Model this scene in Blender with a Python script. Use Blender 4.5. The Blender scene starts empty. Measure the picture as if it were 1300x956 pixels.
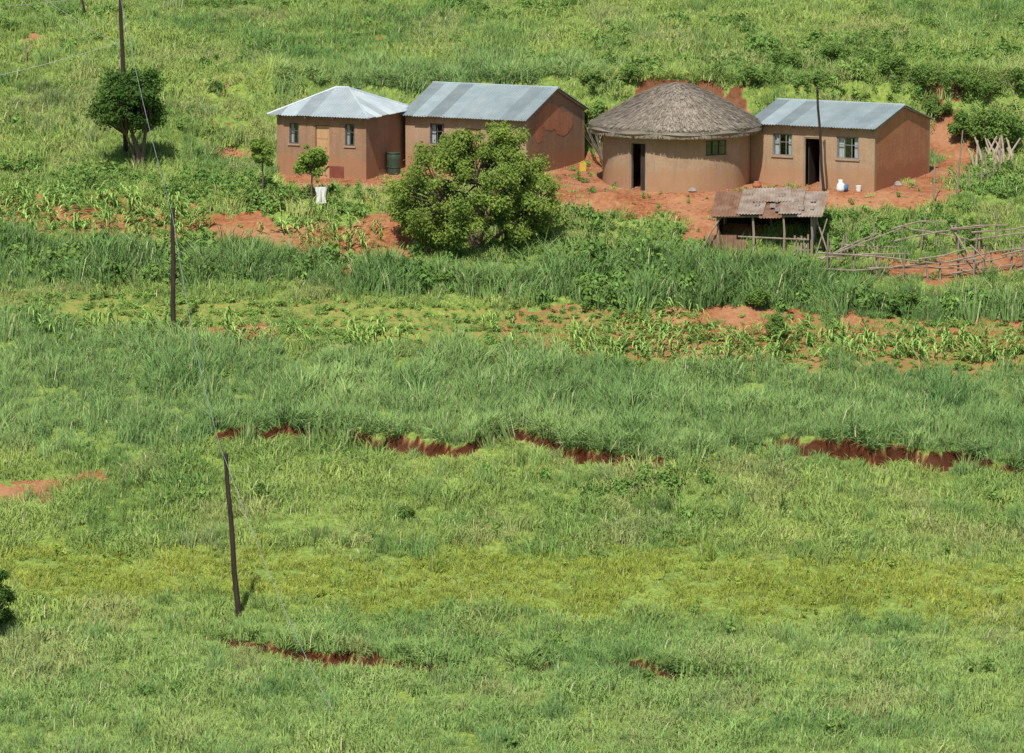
import bpy, math, numpy as np
from mathutils import Vector
rng=np.random.default_rng(7)
scene=bpy.context.scene
# ------------------------------------------------------------ camera / site survey
F=6184.0; CU=650.0; CV=478.0; PITCH=math.radians(8.2); H=21.65
cp,sp=math.cos(PITCH),math.sin(PITCH)
def ztan(v,Y): return H-Y*math.tan(PITCH+math.atan((v-CV)/F))
def project(x,y,z):
    d=y*cp+(H-z)*sp
    return CU+F*x/d, CV-F*(y*sp+(z-H)*cp)/d
# ------------------------------------------------------------ noise
def vnoise(x,y,scale,seed=0):
    r=np.random.default_rng(seed); G=r.random((257,257))
    X=np.asarray(x,float)/scale+1000.3; Y=np.asarray(y,float)/scale+1000.7
    xi=np.floor(X).astype(int); yi=np.floor(Y).astype(int)
    fx=X-xi; fy=Y-yi; fx=fx*fx*(3-2*fx); fy=fy*fy*(3-2*fy)
    a=G[xi%257,yi%257]; b=G[(xi+1)%257,yi%257]; c=G[xi%257,(yi+1)%257]; d=G[(xi+1)%257,(yi+1)%257]
    return (a*(1-fx)+b*fx)*(1-fy)+(c*(1-fx)+d*fx)*fy
def sstep(a,b,x):
    t=np.clip((np.asarray(x,float)-a)/(b-a),0,1); return t*t*(3-2*t)
# ------------------------------------------------------------ terrain
VY=[(956,156),(867,162),(780,168),(650,177),(560,183),(478,189),(400,194.5),(330,199.5),(262,204.0)]
low=[(-120,30),(-20,22),(0,18),(20,8),(60,-6),(100,-15),(125,-16.5),(140,-15.8)]
near=[(Y,ztan(v,Y)) for v,Y in VY]
farp=[(233,ztan(0,233)),(260,12),(300,22),(400,46),(600,75),(900,82)]
profR=low+near+[(205.2,-0.05),(214.3,0.42),(217.2,2.55),(217.75,3.65),(221,4.15)]+farp
profL=low+near+[(206,0.0),(210,0.75),(215,2.2),(220,ztan(92,220))]+farp
YD=np.arange(-120,900,0.2)
def mkprof(pr,s):
    z=np.interp(YD,[p[0] for p in pr],[p[1] for p in pr])
    k=np.exp(-0.5*(np.arange(-30,31)*0.2/s)**2); k/=k.sum()
    return np.convolve(np.pad(z,30,mode='edge'),k,'valid')
PR=mkprof(profR,0.2); PL=mkprof(profL,1.3)
def yofv(v): return np.interp(v,[q[0] for q in VY[::-1]],[q[1] for q in VY[::-1]])
def xof(u,v):
    Y=yofv(v); return (np.asarray(u)-CU)/F*(Y*1.02)
B1=[(-400,560),(0,575),(200,560),(310,548),(430,556),(580,572),(660,555),(780,590),(900,585),(1000,572),(1150,580),(1300,595),(1700,600)]
B1x=np.array([xof(u,v) for u,v in B1]); B1y=np.array([yofv(v) for u,v in B1])
A1=[(-400,0.1),(250,0.05),(310,0.5),(480,0.6),(580,0.7),(640,.5),(700,.75),(790,.7),(840,.2),(960,.2),(1010,.6),(1100,.85),(1180,.75),(1260,.75),(1300,.75),(1700,.5)]
A1x=np.array([xof(u,570) for u,a in A1]); A1a=np.array([a for u,a in A1])
B2=[(-400,815),(265,824),(400,838),(560,845),(700,840),(800,850),(900,862),(1000,868),(1700,880)]
B2x=np.array([xof(u,v) for u,v in B2]); B2y=np.array([yofv(v) for u,v in B2])
A2=[(-400,0),(240,0.05),(280,.4),(420,.6),(540,.5),(600,.2),(740,.25),(800,.4),(900,.4),(960,.15),(1700,0.1)]
A2x=np.array([xof(u,845) for u,a in A2]); A2a=np.array([a for u,a in A2])
def bank(x,y,bx,by,ax,aa,seed):
    yb=np.interp(x,bx,by)+(vnoise(x,0*x,1.6,seed)-.5)*1.2+(vnoise(x,0*x,.5,seed+5)-.5)*.7
    amp=np.interp(x,ax,aa)*(0.42+0.8*vnoise(x,0*x,1.6,seed+1))
    d=np.asarray(y)-yb
    S=sstep(-.16,.10,d)
    dh=amp*(0.55*S*np.exp(-np.clip(d,0,50)/4.0)-0.45*(1-S)*np.exp(np.clip(d,-50,0)/2.5))
    return dh,d,amp
def yscarp(x,y):
    return y+((vnoise(x,0*x,2.5,91)-.5)*1.5+(vnoise(x,0*x,.6,92)-.5)*.5)*sstep(214.8,216.2,y)*(1-sstep(220,223,y))
def height(x,y):
    x=np.asarray(x,float); y=np.asarray(y,float)
    wL=1-sstep(-15.5,-11.8,x)
    z=(1-wL)*np.interp(yscarp(x,y),YD,PR)+wL*np.interp(y,YD,PL)
    quiet=sstep(-13,-11,x)*sstep(203,205,y)*(1-sstep(214.5,217,y))
    z=z+(1-quiet)*(0.5*(vnoise(x,y,11,3)-.5)+0.26*(vnoise(x,y,3.2,4)-.5)+0.12*(vnoise(x,y,1.1,5)-.5))
    z=z+0.04*(vnoise(x,y,.6,6)-.5)
    z=z+bank(x,y,B1x,B1y,A1x,A1a,21)[0]+bank(x,y,B2x,B2y,A2x,A2a,31)[0]
    z=z+0.45*np.exp(-(((x-4.0)/1.25)**2+((y-204.2)/.6)**2))
    return z
def site(u,v):
    dx=(u-CU)/F; up=(CV-v)/F
    d=np.array([dx,cp+up*sp,-sp+up*cp])
    t=np.arange(140,300,0.04)
    P=np.outer(t,d)+np.array([0,0,H])
    hz=height(P[:,0],P[:,1])
    i=np.argmax(P[:,2]<hz)
    return np.array([P[i,0],P[i,1],hz[i]])
def gz(x,y): return float(height(np.array([x]),np.array([y]))[0])
# ------------------------------------------------------------ zones
def inpoly(u,v,poly):
    ins=np.zeros(np.shape(u),bool); n=len(poly)
    for i in range(n):
        x1,y1=poly[i]; x2,y2=poly[(i+1)%n]
        if y1==y2: continue
        c=((y1>v)!=(y2>v))&(u<(x2-x1)*(v-y1)/(y2-y1)+x1)
        ins^=c
    return ins
SOIL=[[(660,205),(765,190),(765,215),(1120,215),(1188,205),(1200,186),(1252,198),(1225,245),(1180,264),(1130,268),(1060,262),(1030,275),(960,298),(915,304),(880,314),(850,306),(850,280),(800,274),(690,262)],
[(345,205),(350,238),(520,241),(600,235),(600,205)],
[(280,274),(330,264),(350,286),(430,286),(500,270),(545,322),(440,334),(340,312),(260,292)],
[(225,413),(350,414),(345,430),(240,430)],
[(1105,328),(1240,320),(1325,323),(1295,352),(1130,362)],
[(-20,618),(135,598),(140,608),(60,630),(-20,640)],
[(18,42),(42,40),(40,70),(26,74)],[(55,-5),(75,-5),(70,10),(60,12)],
[(245,186),(340,182),(335,202),(250,198)],[(-20,170),(14,177),(22,190),(-20,186)],[(425,342),(440,335),(450,350),(440,360),(428,360)]]
PATCHY=[[(700,395),(960,388),(1320,382),(1320,440),(1100,432),(960,450),(700,445)],[(-20,262),(262,265),(270,290),(-20,292)]]
CULTS=[[(-800,268),(262,268),(430,285),(500,300),(470,325),(330,312),(0,300),(-800,300)],[(640,388),(900,390),(1320,405),(2200,420),(2200,498),(1320,490),(960,474),(640,452)]]
CULTG=[[(-800,372),(0,372),(430,382),(640,395),(640,455),(200,425),(0,412),(-800,412)]]
TALL=[[(-800,412),(0,416),(230,432),(620,455),(1000,478),(1300,492),(2200,500),(2200,590),(1300,592),(1000,574),(780,588),(660,560),(580,572),(430,556),(310,548),(0,572),(-800,590)],
[(350,88),(560,85),(770,80),(780,110),(520,118),(350,128)]]
HEDGE=[[(-800,312),(0,318),(330,322),(430,328),(432,362),(330,364),(0,360),(-800,360)],
[(440,345),(520,350),(650,352),(860,362),(1040,376),(1040,398),(880,396),(660,382),(500,372),(440,365)],
[(1030,378),(1160,385),(1320,392),(2200,400),(2200,420),(1320,410),(1160,408),(1030,408)],
[(700,352),(760,335),(860,330),(900,345),(1000,345),(1040,375),(860,365)]]
WEED=[[(250,222),(345,242),(495,245),(495,280),(430,288),(350,288),(300,262),(240,262)],
[(-800,200),(0,205),(200,222),(340,240),(260,268),(0,262),(-800,260)],
[(500,345),(520,325),(700,300),(720,268),(840,278),(860,304),(905,310),(905,330),(860,335),(700,352)],
[(940,62),(1100,50),(1320,75),(2200,80),(2200,180),(1320,205),(1250,190),(1190,150),(950,118)],[(740,86),(950,80),(960,108),(770,112)],
[(745,615),(900,605),(935,635),(760,642)],[(700,385),(880,380),(905,420),(700,415)],
[(1035,268),(1150,270),(1230,266),(1240,316),(1110,322),(1045,330)],[(1240,200),(1320,195),(1320,250),(1240,255)]]
MAIZE=[[(-800,232),(0,235),(260,262),(270,300),(0,305),(-800,305)],[(250,285),(430,285),(500,300),(480,325),(300,308)],[(-800,400),(0,400),(600,430),(620,455),(0,418),(-800,414)],[(620,410),(960,420),(1320,430),(2200,450),(2200,498),(1320,490),(960,474),(620,452)],[(790,385),(900,385),(900,400),(790,400)]]
YEL=[[(-800,700),(300,700),(700,705),(1000,700),(1320,712),(2200,715),(2200,775),(1320,782),(1000,792),(600,772),(300,765),(-800,770)]]
def zones(x,y):
    z=height(x,y); u,v=project(x,y,z)
    u2=u+(vnoise(x,y,1.5,41)-.5)*36+(vnoise(x,y,.4,42)-.5)*24
    v2=v+(vnoise(x,y,1.3,43)-.5)*11+(vnoise(x,y,.35,44)-.5)*9
    wu=(vnoise(x,y,3.5,45)-.5)*26; jt=np.random.default_rng(5).normal(size=len(x))*6
    def un(L,soft=False):
        r=np.zeros(np.shape(u),bool)
        for p in L: r|=inpoly(u2,v2+(wu+jt if soft else 0),p)
        return r
    soil=un(SOIL)
    hn=vnoise(x,y,1.8,50)*.45+vnoise(x,y,.5,51)*.35+vnoise(x,y,.25,52)*.2
    pat=un(PATCHY)&(hn>.56)
    soil|=pat
    hillp=(v<330)&(hn>.80)&(u<500); soil|=hillp
    yy=yscarp(x,y)
    rag=vnoise(x,y,.9,94)*.6+vnoise(x,y,.35,95)*.4
    w1=np.minimum(sstep(4.4,6.0,x),1-sstep(9.2,11.0,x)); w2=.8*np.minimum(sstep(18.0,19.0,x),1-sstep(19.6,20.8,x))
    w_=np.maximum(w1,w2)
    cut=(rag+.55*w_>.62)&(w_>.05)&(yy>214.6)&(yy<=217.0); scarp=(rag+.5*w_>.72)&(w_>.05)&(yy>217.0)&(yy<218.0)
    soil|=cut
    b1=bank(x,y,B1x,B1y,A1x,A1a,21); b2=bank(x,y,B2x,B2y,A2x,A2a,31)
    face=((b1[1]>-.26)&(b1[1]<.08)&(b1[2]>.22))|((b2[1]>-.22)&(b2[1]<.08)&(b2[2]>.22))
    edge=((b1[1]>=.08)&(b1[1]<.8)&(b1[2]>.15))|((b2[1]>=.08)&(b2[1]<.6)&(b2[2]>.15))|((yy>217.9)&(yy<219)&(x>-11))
    lip=((b1[1]>=.02)&(b1[1]<.3)&(b1[2]>.15))|((b2[1]>=.02)&(b2[1]<.3)&(b2[2]>.15))|((yy>217.9)&(yy<218.3)&(x>-11))
    cs_=un(CULTS); cg_=un(CULTG)
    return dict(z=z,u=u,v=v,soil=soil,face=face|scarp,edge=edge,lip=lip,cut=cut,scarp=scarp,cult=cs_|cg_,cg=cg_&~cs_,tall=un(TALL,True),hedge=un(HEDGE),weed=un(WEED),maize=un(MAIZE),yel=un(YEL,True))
# ------------------------------------------------------------ materials
def newmat(name):
    m=bpy.data.materials.new(name); m.use_nodes=True; nt=m.node_tree; nt.nodes.clear()
    o=nt.nodes.new('ShaderNodeOutputMaterial'); return m,nt,o
def N(nt,t,**k):
    n=nt.nodes.new(t)
    for a,b in k.items():
        if a in n.inputs: n.inputs[a].default_value=b
        else: setattr(n,a,b)
    return n
def noise(nt,scale,detail=4,rough=.6,vec=None):
    n=N(nt,'ShaderNodeTexNoise'); n.inputs['Scale'].default_value=scale; n.inputs['Detail'].default_value=detail; n.inputs['Roughness'].default_value=rough
    if vec is not None: nt.links.new(vec,n.inputs['Vector'])
    return n.outputs[0]
def ramp(nt,fac,stops):
    r=nt.nodes.new('ShaderNodeValToRGB'); nt.links.new(fac,r.inputs[0]); e=r.color_ramp.elements
    while len(e)<len(stops): e.new(.5)
    for i,(p,c) in enumerate(stops):
        e[i].position=p; e[i].color=(c[0],c[1],c[2],1) if not isinstance(c,(int,float)) else (c,c,c,1)
    return r.outputs[0]
def mix(nt,fac,a,b,mode='MIX'):
    m=nt.nodes.new('ShaderNodeMix'); m.data_type='RGBA'; m.blend_type=mode
    for s,i in ((fac,0),(a,6),(b,7)):
        if hasattr(s,'is_linked'): nt.links.new(s,m.inputs[i])
        else: m.inputs[i].default_value=s if i==0 else (s[0],s[1],s[2],1)
    return m.outputs[2]
def geo_pos(nt): return nt.nodes.new('ShaderNodeNewGeometry').outputs['Position']
def objc(nt): return nt.nodes.new('ShaderNodeTexCoord').outputs['Object']
def mapping(nt,vec,scale):
    m=nt.nodes.new('ShaderNodeMapping'); nt.links.new(vec,m.inputs[0]); m.inputs['Scale'].default_value=scale; return m.outputs[0]
def attr(nt,name,typ='GEOMETRY'):
    a=nt.nodes.new('ShaderNodeAttribute'); a.attribute_name=name; a.attribute_type=typ; return a
def finish(nt,o,col,rough=.9,metal=0,bumpf=None,bs=.3,bd=.05,spec=.2):
    b=nt.nodes.new('ShaderNodeBsdfPrincipled')
    if hasattr(col,'is_linked'): nt.links.new(col,b.inputs['Base Color'])
    else: b.inputs['Base Color'].default_value=(*col,1)
    b.inputs['Roughness'].default_value=rough; b.inputs['Metallic'].default_value=metal
    b.inputs['Specular IOR Level'].default_value=spec
    if bumpf is not None:
        bp=nt.nodes.new('ShaderNodeBump'); bp.inputs['Strength'].default_value=bs; bp.inputs['Distance'].default_value=bd
        nt.links.new(bumpf,bp.inputs['Height']); nt.links.new(bp.outputs[0],b.inputs['Normal'])
    nt.links.new(b.outputs[0],o.inputs[0]); return b
def simple(name,c1,c2,scale=3,rough=.85,metal=0,bs=.3,stretch=(1,1,1),spec=.2,useT=0):
    m,nt,o=newmat(name); v=mapping(nt,objc(nt),stretch)
    n=noise(nt,scale,5,.65,v); col=ramp(nt,n,[(.3,c1),(.7,c2)])
    if useT:
        t=attr(nt,'t').outputs['Fac']; col=mix(nt,1.0,col,ramp(nt,t,[(0,1-useT),(1,1.0)]),'MULTIPLY')
    finish(nt,o,col,rough,metal,n,bs,.03,spec); return m
def foliage(name,base,var,inst=False,trans=.35,brown=None,upn=0.0):
    m,nt,o=newmat(name)
    t=attr(nt,'t').outputs['Fac']
    if inst: c=attr(nt,'tint','INSTANCER').outputs['Color']
    else:
        c=mix(nt,ramp(nt,noise(nt,1.1,3,.6,objc(nt)),[(.35,0.0),(.65,1.0)]),base,var)
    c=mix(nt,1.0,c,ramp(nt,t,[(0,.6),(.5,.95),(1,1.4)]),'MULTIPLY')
    if brown: c=mix(nt,ramp(nt,t,[(brown[0],0.0),(brown[0]+.01,1.0)]),c,brown[1])
    d=nt.nodes.new('ShaderNodeBsdfDiffuse'); nt.links.new(c,d.inputs[0])
    if upn>0:
        g=nt.nodes.new('ShaderNodeNewGeometry'); va=nt.nodes.new('ShaderNodeVectorMath'); va.operation='ADD'; va.inputs[1].default_value=(0,0,upn)
        nt.links.new(g.outputs['Normal'],va.inputs[0]); vn=nt.nodes.new('ShaderNodeVectorMath'); vn.operation='NORMALIZE'
        nt.links.new(va.outputs[0],vn.inputs[0]); nt.links.new(vn.outputs[0],d.inputs['Normal'])
    if trans>0:
        tr=nt.nodes.new('ShaderNodeBsdfTranslucent')
        nt.links.new(mix(nt,1.0,c,(1.2,1.15,.6),'MULTIPLY'),tr.inputs[0])
        m1=nt.nodes.new('ShaderNodeMixShader'); m1.inputs[0].default_value=trans
        nt.links.new(d.outputs[0],m1.inputs[1]); nt.links.new(tr.outputs[0],m1.inputs[2]); nt.links.new(m1.outputs[0],o.inputs[0])
    else: nt.links.new(d.outputs[0],o.inputs[0])
    return m
# ground
m_ground,nt,o=newmat('hillside_ground'); pos=geo_pos(nt)
n1=noise(nt,.5,3,.6,pos); n2=noise(nt,5,5,.75,pos)
soil=ramp(nt,n2,[(.28,(.14,.045,.02)),(.5,(.32,.118,.05)),(.72,(.47,.23,.115))])
soil=mix(nt,ramp(nt,n1,[(.4,0.0),(.65,.65)]),soil,(.48,.26,.14))
soil=mix(nt,ramp(nt,attr(nt,'face').outputs['Fac'],[(.1,0.0),(.9,.95)]),soil,mix(nt,1.0,soil,(.20,.15,.14),'MULTIPLY'))  # bank faces: shade under overhanging grass painted into the soil colour, plus moist earth
grass=ramp(nt,n2,[(.3,(.09,.15,.035)),(.5,(.20,.29,.07)),(.65,(.30,.38,.11)),(.8,(.36,.38,.16))])
grass=mix(nt,ramp(nt,n1,[(.35,0.0),(.65,1.0)]),grass,mix(nt,1.0,grass,(1.2,1.1,.9),'MULTIPLY'))
a=attr(nt,'soil').outputs['Fac']
mt=nt.nodes.new('ShaderNodeMath'); mt.operation='ADD'; nt.links.new(a,mt.inputs[0])
mt2=nt.nodes.new('ShaderNodeMath'); mt2.operation='MULTIPLY_ADD'; nt.links.new(n2,mt2.inputs[0]); mt2.inputs[1].default_value=1.2; mt2.inputs[2].default_value=-.6
nt.links.new(mt2.outputs[0],mt.inputs[1])
fac=ramp(nt,mt.outputs[0],[(.4,0.0),(.55,1.0)])
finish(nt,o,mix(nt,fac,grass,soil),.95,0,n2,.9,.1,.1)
# mud walls
def mudmat(name,c1,c2,red,amt):
    m,nt,o=newmat(name); ob=objc(nt)
    n=noise(nt,1.3,5,.6,ob); f=noise(nt,9,6,.7,ob); st=noise(nt,3,4,.6,mapping(nt,ob,(1.5,1.5,.18)))
    c=ramp(nt,n,[(.3,c1),(.7,c2)])
    c=mix(nt,ramp(nt,st,[(.45,0.0),(.75,.45)]),c,[q*.72 for q in c1])
    c=mix(nt,ramp(nt,f,[(.35,.25),(.6,0.0)]),c,[q*.6 for q in c1])
    sx=nt.nodes.new('ShaderNodeSeparateXYZ'); nt.links.new(ob,sx.inputs[0])
    ad=nt.nodes.new('ShaderNodeMath'); ad.operation='MULTIPLY_ADD'; nt.links.new(n,ad.inputs[0]); ad.inputs[1].default_value=-1.6; nt.links.new(sx.outputs[2],ad.inputs[2])
    low_=ramp(nt,ad.outputs[0],[(0.0,amt),(.25,0.0)])
    c=mix(nt,low_,c,red)
    finish(nt,o,c,.95,0,f,.5,.03,.1); return m
m_mud=mudmat('mud_plaster',(.37,.245,.155),(.47,.33,.215),(.40,.21,.11),.6)
m_mud2=mudmat('mud_plaster_brown',(.30,.175,.11),(.39,.24,.15),(.37,.18,.095),.6)
m_mudred=mudmat('mud_brick_red',(.46,.19,.10),(.56,.26,.14),(.38,.155,.08),.8)
m_roof=simple('galvanised_corrugated_sheet',(.34,.42,.43),(.50,.57,.57),1.2,.5,.25,.1,(1,1,1),.4,.45)
m_roofw=simple('weathered_pale_sheet',(.44,.52,.55),(.63,.69,.70),1.2,.5,.2,.1,(1,1,1),.4,.45)
m_rust=simple('rusty_sheet',(.26,.11,.06),(.46,.29,.19),2.6,.8,.1,.2,(1,1,1),.3,.35)
m_rustg=simple('grey_rust_sheet',(.34,.21,.14),(.62,.54,.45),2.0,.75,.1,.2,(1,1,1),.3,.35)
m_wood=simple('weathered_wood',(.20,.15,.11),(.38,.31,.24),6,.9,0,.4,(1,1,.2))
m_pole=simple('creosoted_pole',(.028,.02,.016),(.07,.048,.038),5,.85,0,.3,(3,3,.3))
m_bark=simple('bark',(.09,.065,.045),(.19,.145,.11),8,.95,0,.5,(2,2,.4))
m_door=simple('door_wood',(.42,.25,.12),(.55,.34,.18),5,.7,0,.2,(3,3,.3))
m_white=simple('grey_window_paint',(.14,.14,.14),(.24,.24,.23),4,.6)
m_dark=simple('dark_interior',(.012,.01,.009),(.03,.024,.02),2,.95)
m_curt=simple('curtain_cloth',(.34,.39,.42),(.52,.56,.56),3,.9,0,.3,(6,6,.5))
m_steel=simple('steel_frame',(.06,.06,.07),(.12,.12,.13),4,.6)
m_thatch=simple('thatch',(.27,.225,.175),(.45,.385,.305),3,.95,0,.4,(1,1,1),.1,.5)
m_greenp=simple('dark_green_plastic',(.035,.055,.035),(.06,.08,.055),2,.5)
m_whitep=simple('white_plastic',(.7,.7,.68),(.8,.8,.78),2,.5)
m_bluep=simple('blue_plastic',(.05,.12,.28),(.08,.18,.36),2,.5)
m_yelp=simple('yellow_plastic',(.5,.36,.05),(.6,.44,.08),2,.5)
m_stone=simple('stone',(.2,.17,.15),(.4,.34,.3),5,.9)
m_wire=simple('aluminium_wire',(.35,.36,.36),(.5,.5,.5),2,.5,.5)
m_paint=simple('dark_red_paint',(.16,.05,.035),(.24,.08,.05),2,.8)
m_glass,nt,o=newmat('window_glass')
tb=nt.nodes.new('ShaderNodeBsdfTransparent'); gb=nt.nodes.new('ShaderNodeBsdfGlossy'); gb.inputs['Roughness'].default_value=.05
ms=nt.nodes.new('ShaderNodeMixShader'); ms.inputs[0].default_value=.12
nt.links.new(tb.outputs[0],ms.inputs[1]); nt.links.new(gb.outputs[0],ms.inputs[2]); nt.links.new(ms.outputs[0],o.inputs[0])
# ------------------------------------------------------------ mesh builder
class MB:
    def __init__(s): s.v=[];s.f=[];s.m=[];s.t=[]
    def add(s,vs,fs,mi=0,t=.5):
        b=len(s.v); s.v+= [tuple(map(float,q)) for q in vs]
        for f in fs: s.f.append(tuple(i+b for i in f)); s.m.append(mi); s.t.append(t)
    def box(s,a,b,mi=0,t=.5,fn=None):
        x0,y0,z0=a;x1,y1,z1=b
        vs=[(x0,y0,z0),(x1,y0,z0),(x1,y1,z0),(x0,y1,z0),(x0,y0,z1),(x1,y0,z1),(x1,y1,z1),(x0,y1,z1)]
        if fn: vs=[fn(*q) for q in vs]
        s.add(vs,[(0,3,2,1),(4,5,6,7),(0,1,5,4),(1,2,6,5),(2,3,7,6),(3,0,4,7)],mi,t)
    def tube(s,path,rad,n=7,mi=0,t=.5,cap=True):
        path=[Vector(p) for p in path]; b=[];fs=[]
        if not hasattr(rad,'__len__'): rad=[rad]*len(path)
        for i,p in enumerate(path):
            d=(path[min(i+1,len(path)-1)]-path[max(i-1,0)]).normalized()
            r=Vector((1,0,0)) if abs(d.x)<.8 else Vector((0,1,0))
            e1=d.cross(r).normalized(); e2=d.cross(e1)
            for k in range(n):
                a=2*math.pi*k/n; b.append(p+(e1*math.cos(a)+e2*math.sin(a))*rad[i])
        for i in range(len(path)-1):
            for k in range(n): fs.append((i*n+k,i*n+(k+1)%n,(i+1)*n+(k+1)%n,(i+1)*n+k))
        if cap: fs.append(tuple(range(n))[::-1]); fs.append(tuple((len(path)-1)*n+k for k in range(n)))
        s.add(b,fs,mi,t)
    def obj(s,name,mats,parent=None,smooth=False,coll=None):
        me=bpy.data.meshes.new(name); me.from_pydata(s.v,[],s.f)
        for m in mats: me.materials.append(m)
        me.polygons.foreach_set('material_index',np.array(s.m,dtype=np.int32))
        at=me.attributes.new('t','FLOAT','FACE'); at.data.foreach_set('value',np.array(s.t,dtype=np.float32))
        if smooth: me.polygons.foreach_set('use_smooth',np.ones(len(s.f),bool))
        me.update()
        ob=bpy.data.objects.new(name,me); (coll or scene.collection).objects.link(ob)
        if parent: ob.parent=parent
        return ob
def empty(name,loc,rz=0):
    e=bpy.data.objects.new(name,None); e.location=loc; e.rotation_euler=(0,0,rz); e.empty_display_size=.5
    scene.collection.objects.link(e); return e
# ------------------------------------------------------------ ground sheet
xs=np.concatenate([[-500,-350,-240,-170,-120,-90,-70,-55,-45],np.arange(-38,38.01,.2),[45,55,70,90,120,170,240,350,500]])
ys=np.concatenate([np.arange(-110,150,8),np.arange(150,246,.15),[248,252,258,266,276,290,310,335,370,420,500,600,720,860]])
X,Y=np.meshgrid(xs,ys); Z=zones(X.ravel(),Y.ravel())
V=np.stack([X.ravel(),Y.ravel(),Z['z']],1)
nx,ny=len(xs),len(ys)
I=np.arange(nx*ny).reshape(ny,nx)
FQ=np.stack([I[:-1,:-1].ravel(),I[:-1,1:].ravel(),I[1:,1:].ravel(),I[1:,:-1].ravel()],1)
me=bpy.data.meshes.new('hillside_ground'); me.from_pydata(V.tolist(),[],FQ.tolist())
me.materials.append(m_ground); me.polygons.foreach_set('use_smooth',np.ones(len(FQ),bool))
at=me.attributes.new('soil','FLOAT','POINT'); at.data.foreach_set('value',np.where(Z['soil']|Z['face'],1.0,np.where(Z['cg'],.4,np.where(Z['cult']|Z['maize'],.5,0))).astype(np.float32))
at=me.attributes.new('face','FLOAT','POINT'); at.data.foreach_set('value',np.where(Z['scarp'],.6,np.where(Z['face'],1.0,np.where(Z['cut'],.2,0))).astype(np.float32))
me.update(); scene.collection.objects.link(bpy.data.objects.new('hillside_ground',me))
# ------------------------------------------------------------ architecture helpers
def wall(mb,fn,L,z0,z1,th,ops,mi,seg=99):
    sx=sorted(set([0,L]+[o[0] for o in ops]+[o[1] for o in ops]+list(np.linspace(0,L,max(2,int(L/seg)+2)))))
    sz=sorted(set([z0,z1]+[o[2] for o in ops]+[o[3] for o in ops]))
    def solid(i,j):
        if i<0 or j<0 or i>=len(sx)-1 or j>=len(sz)-1: return False
        cx=(sx[i]+sx[i+1])/2; cz=(sz[j]+sz[j+1])/2
        return not any(o[0]<cx<o[1] and o[2]<cz<o[3] for o in ops)
    for i in range(len(sx)-1):
        for j in range(len(sz)-1):
            if not solid(i,j): continue
            a,b,c,d=sx[i],sx[i+1],sz[j],sz[j+1]
            P=lambda s,t,z: fn(s,t,z)
            mb.add([P(a,0,c),P(b,0,c),P(b,0,d),P(a,0,d)],[(0,1,2,3)],mi)
            mb.add([P(a,th,c),P(b,th,c),P(b,th,d),P(a,th,d)],[(3,2,1,0)],mi)
            if not solid(i-1,j): mb.add([P(a,0,c),P(a,th,c),P(a,th,d),P(a,0,d)],[(3,2,1,0)],mi)
            if not solid(i+1,j): mb.add([P(b,0,c),P(b,th,c),P(b,th,d),P(b,0,d)],[(0,1,2,3)],mi)
            if not solid(i,j-1): mb.add([P(a,0,c),P(b,0,c),P(b,th,c),P(a,th,c)],[(3,2,1,0)],mi)
            if not solid(i,j+1): mb.add([P(a,0,d),P(b,0,d),P(b,th,d),P(a,th,d)],[(0,1,2,3)],mi)
def corr(mb,O,e,L,up,tf,mi=0,pitch=.13,amp=.022,sheet=.7):
    O=Vector(O);e=Vector(e).normalized();up=Vector(up);n=e.cross(up).normalized()
    if n.z<0:n=-n
    k=int(L/pitch*4); prev=None
    for i in range(k+1):
        s=L*i/k; t=max(0.0,tf(s)); off=n*(amp*math.sin(2*math.pi*s/pitch))
        a=O+e*s+off; b=a+up*t
        hs=(math.sin(int(s/sheet)*12.9898)*43758.5)%1
        a=a-up.normalized()*(.05*hs)
        if prev:
            tt=hs*.75+.25*((math.sin(int(s/sheet)*3.7+L)*951.1)%1)
            mb.add([prev[0],a,b,prev[1]],[(0,1,2,3)],mi,tt)
        prev=(a,b)
def window(par,fn,x0,x1,z0,z1,frame=m_white,curt=True,nv=2,name='window'):
    mb=MB(); w=.05
    for a,b in (((x0,.04,z0),(x1,.09,z0+w)),((x0,.04,z1-w),(x1,.09,z1)),((x0,.04,z0+w),(x0+w,.09,z1-w)),((x1-w,.04,z0+w),(x1,.09,z1-w))): mb.box(a,b,0,.5,fn)
    for i in range(1,nv+1):
        xc=x0+(x1-x0)*i/(nv+1); mb.box((xc-.018,.045,z0+w),(xc+.018,.085,z1-w),0,.5,fn)
    zc=z0+(z1-z0)*.62; mb.box((x0+w,.05,zc-.015),(x1-w,.08,zc+.015),0,.5,fn)
    mb.box((x0-.06,-.05,z0-.07),(x1+.06,.03,z0-.003),3,.5,fn)
    mb.add([fn(x0+w,.066,z0+w),fn(x1-w,.066,z0+w),fn(x1-w,.066,z1-w),fn(x0+w,.066,z1-w)],[(0,1,2,3)],1)
    if curt:
        W=x1-x0
        for a,b in ((x0+.01,x0+W*.34),(x1-W*.24,x1-.01)):
            k=10
            for i in range(k):
                s0=a+(b-a)*i/k; s1=a+(b-a)*(i+1)/k; o0=.14+.02*(i%2); o1=.14+.02*((i+1)%2)
                mb.add([fn(s0,o0,z0+.02),fn(s1,o1,z0+.02),fn(s1,o1,z1-.01),fn(s0,o0,z1-.01)],[(0,1,2,3)],2)
    mb.obj(name,[frame,m_glass,m_curt,m_mud],par)
FOOT=[]
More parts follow.
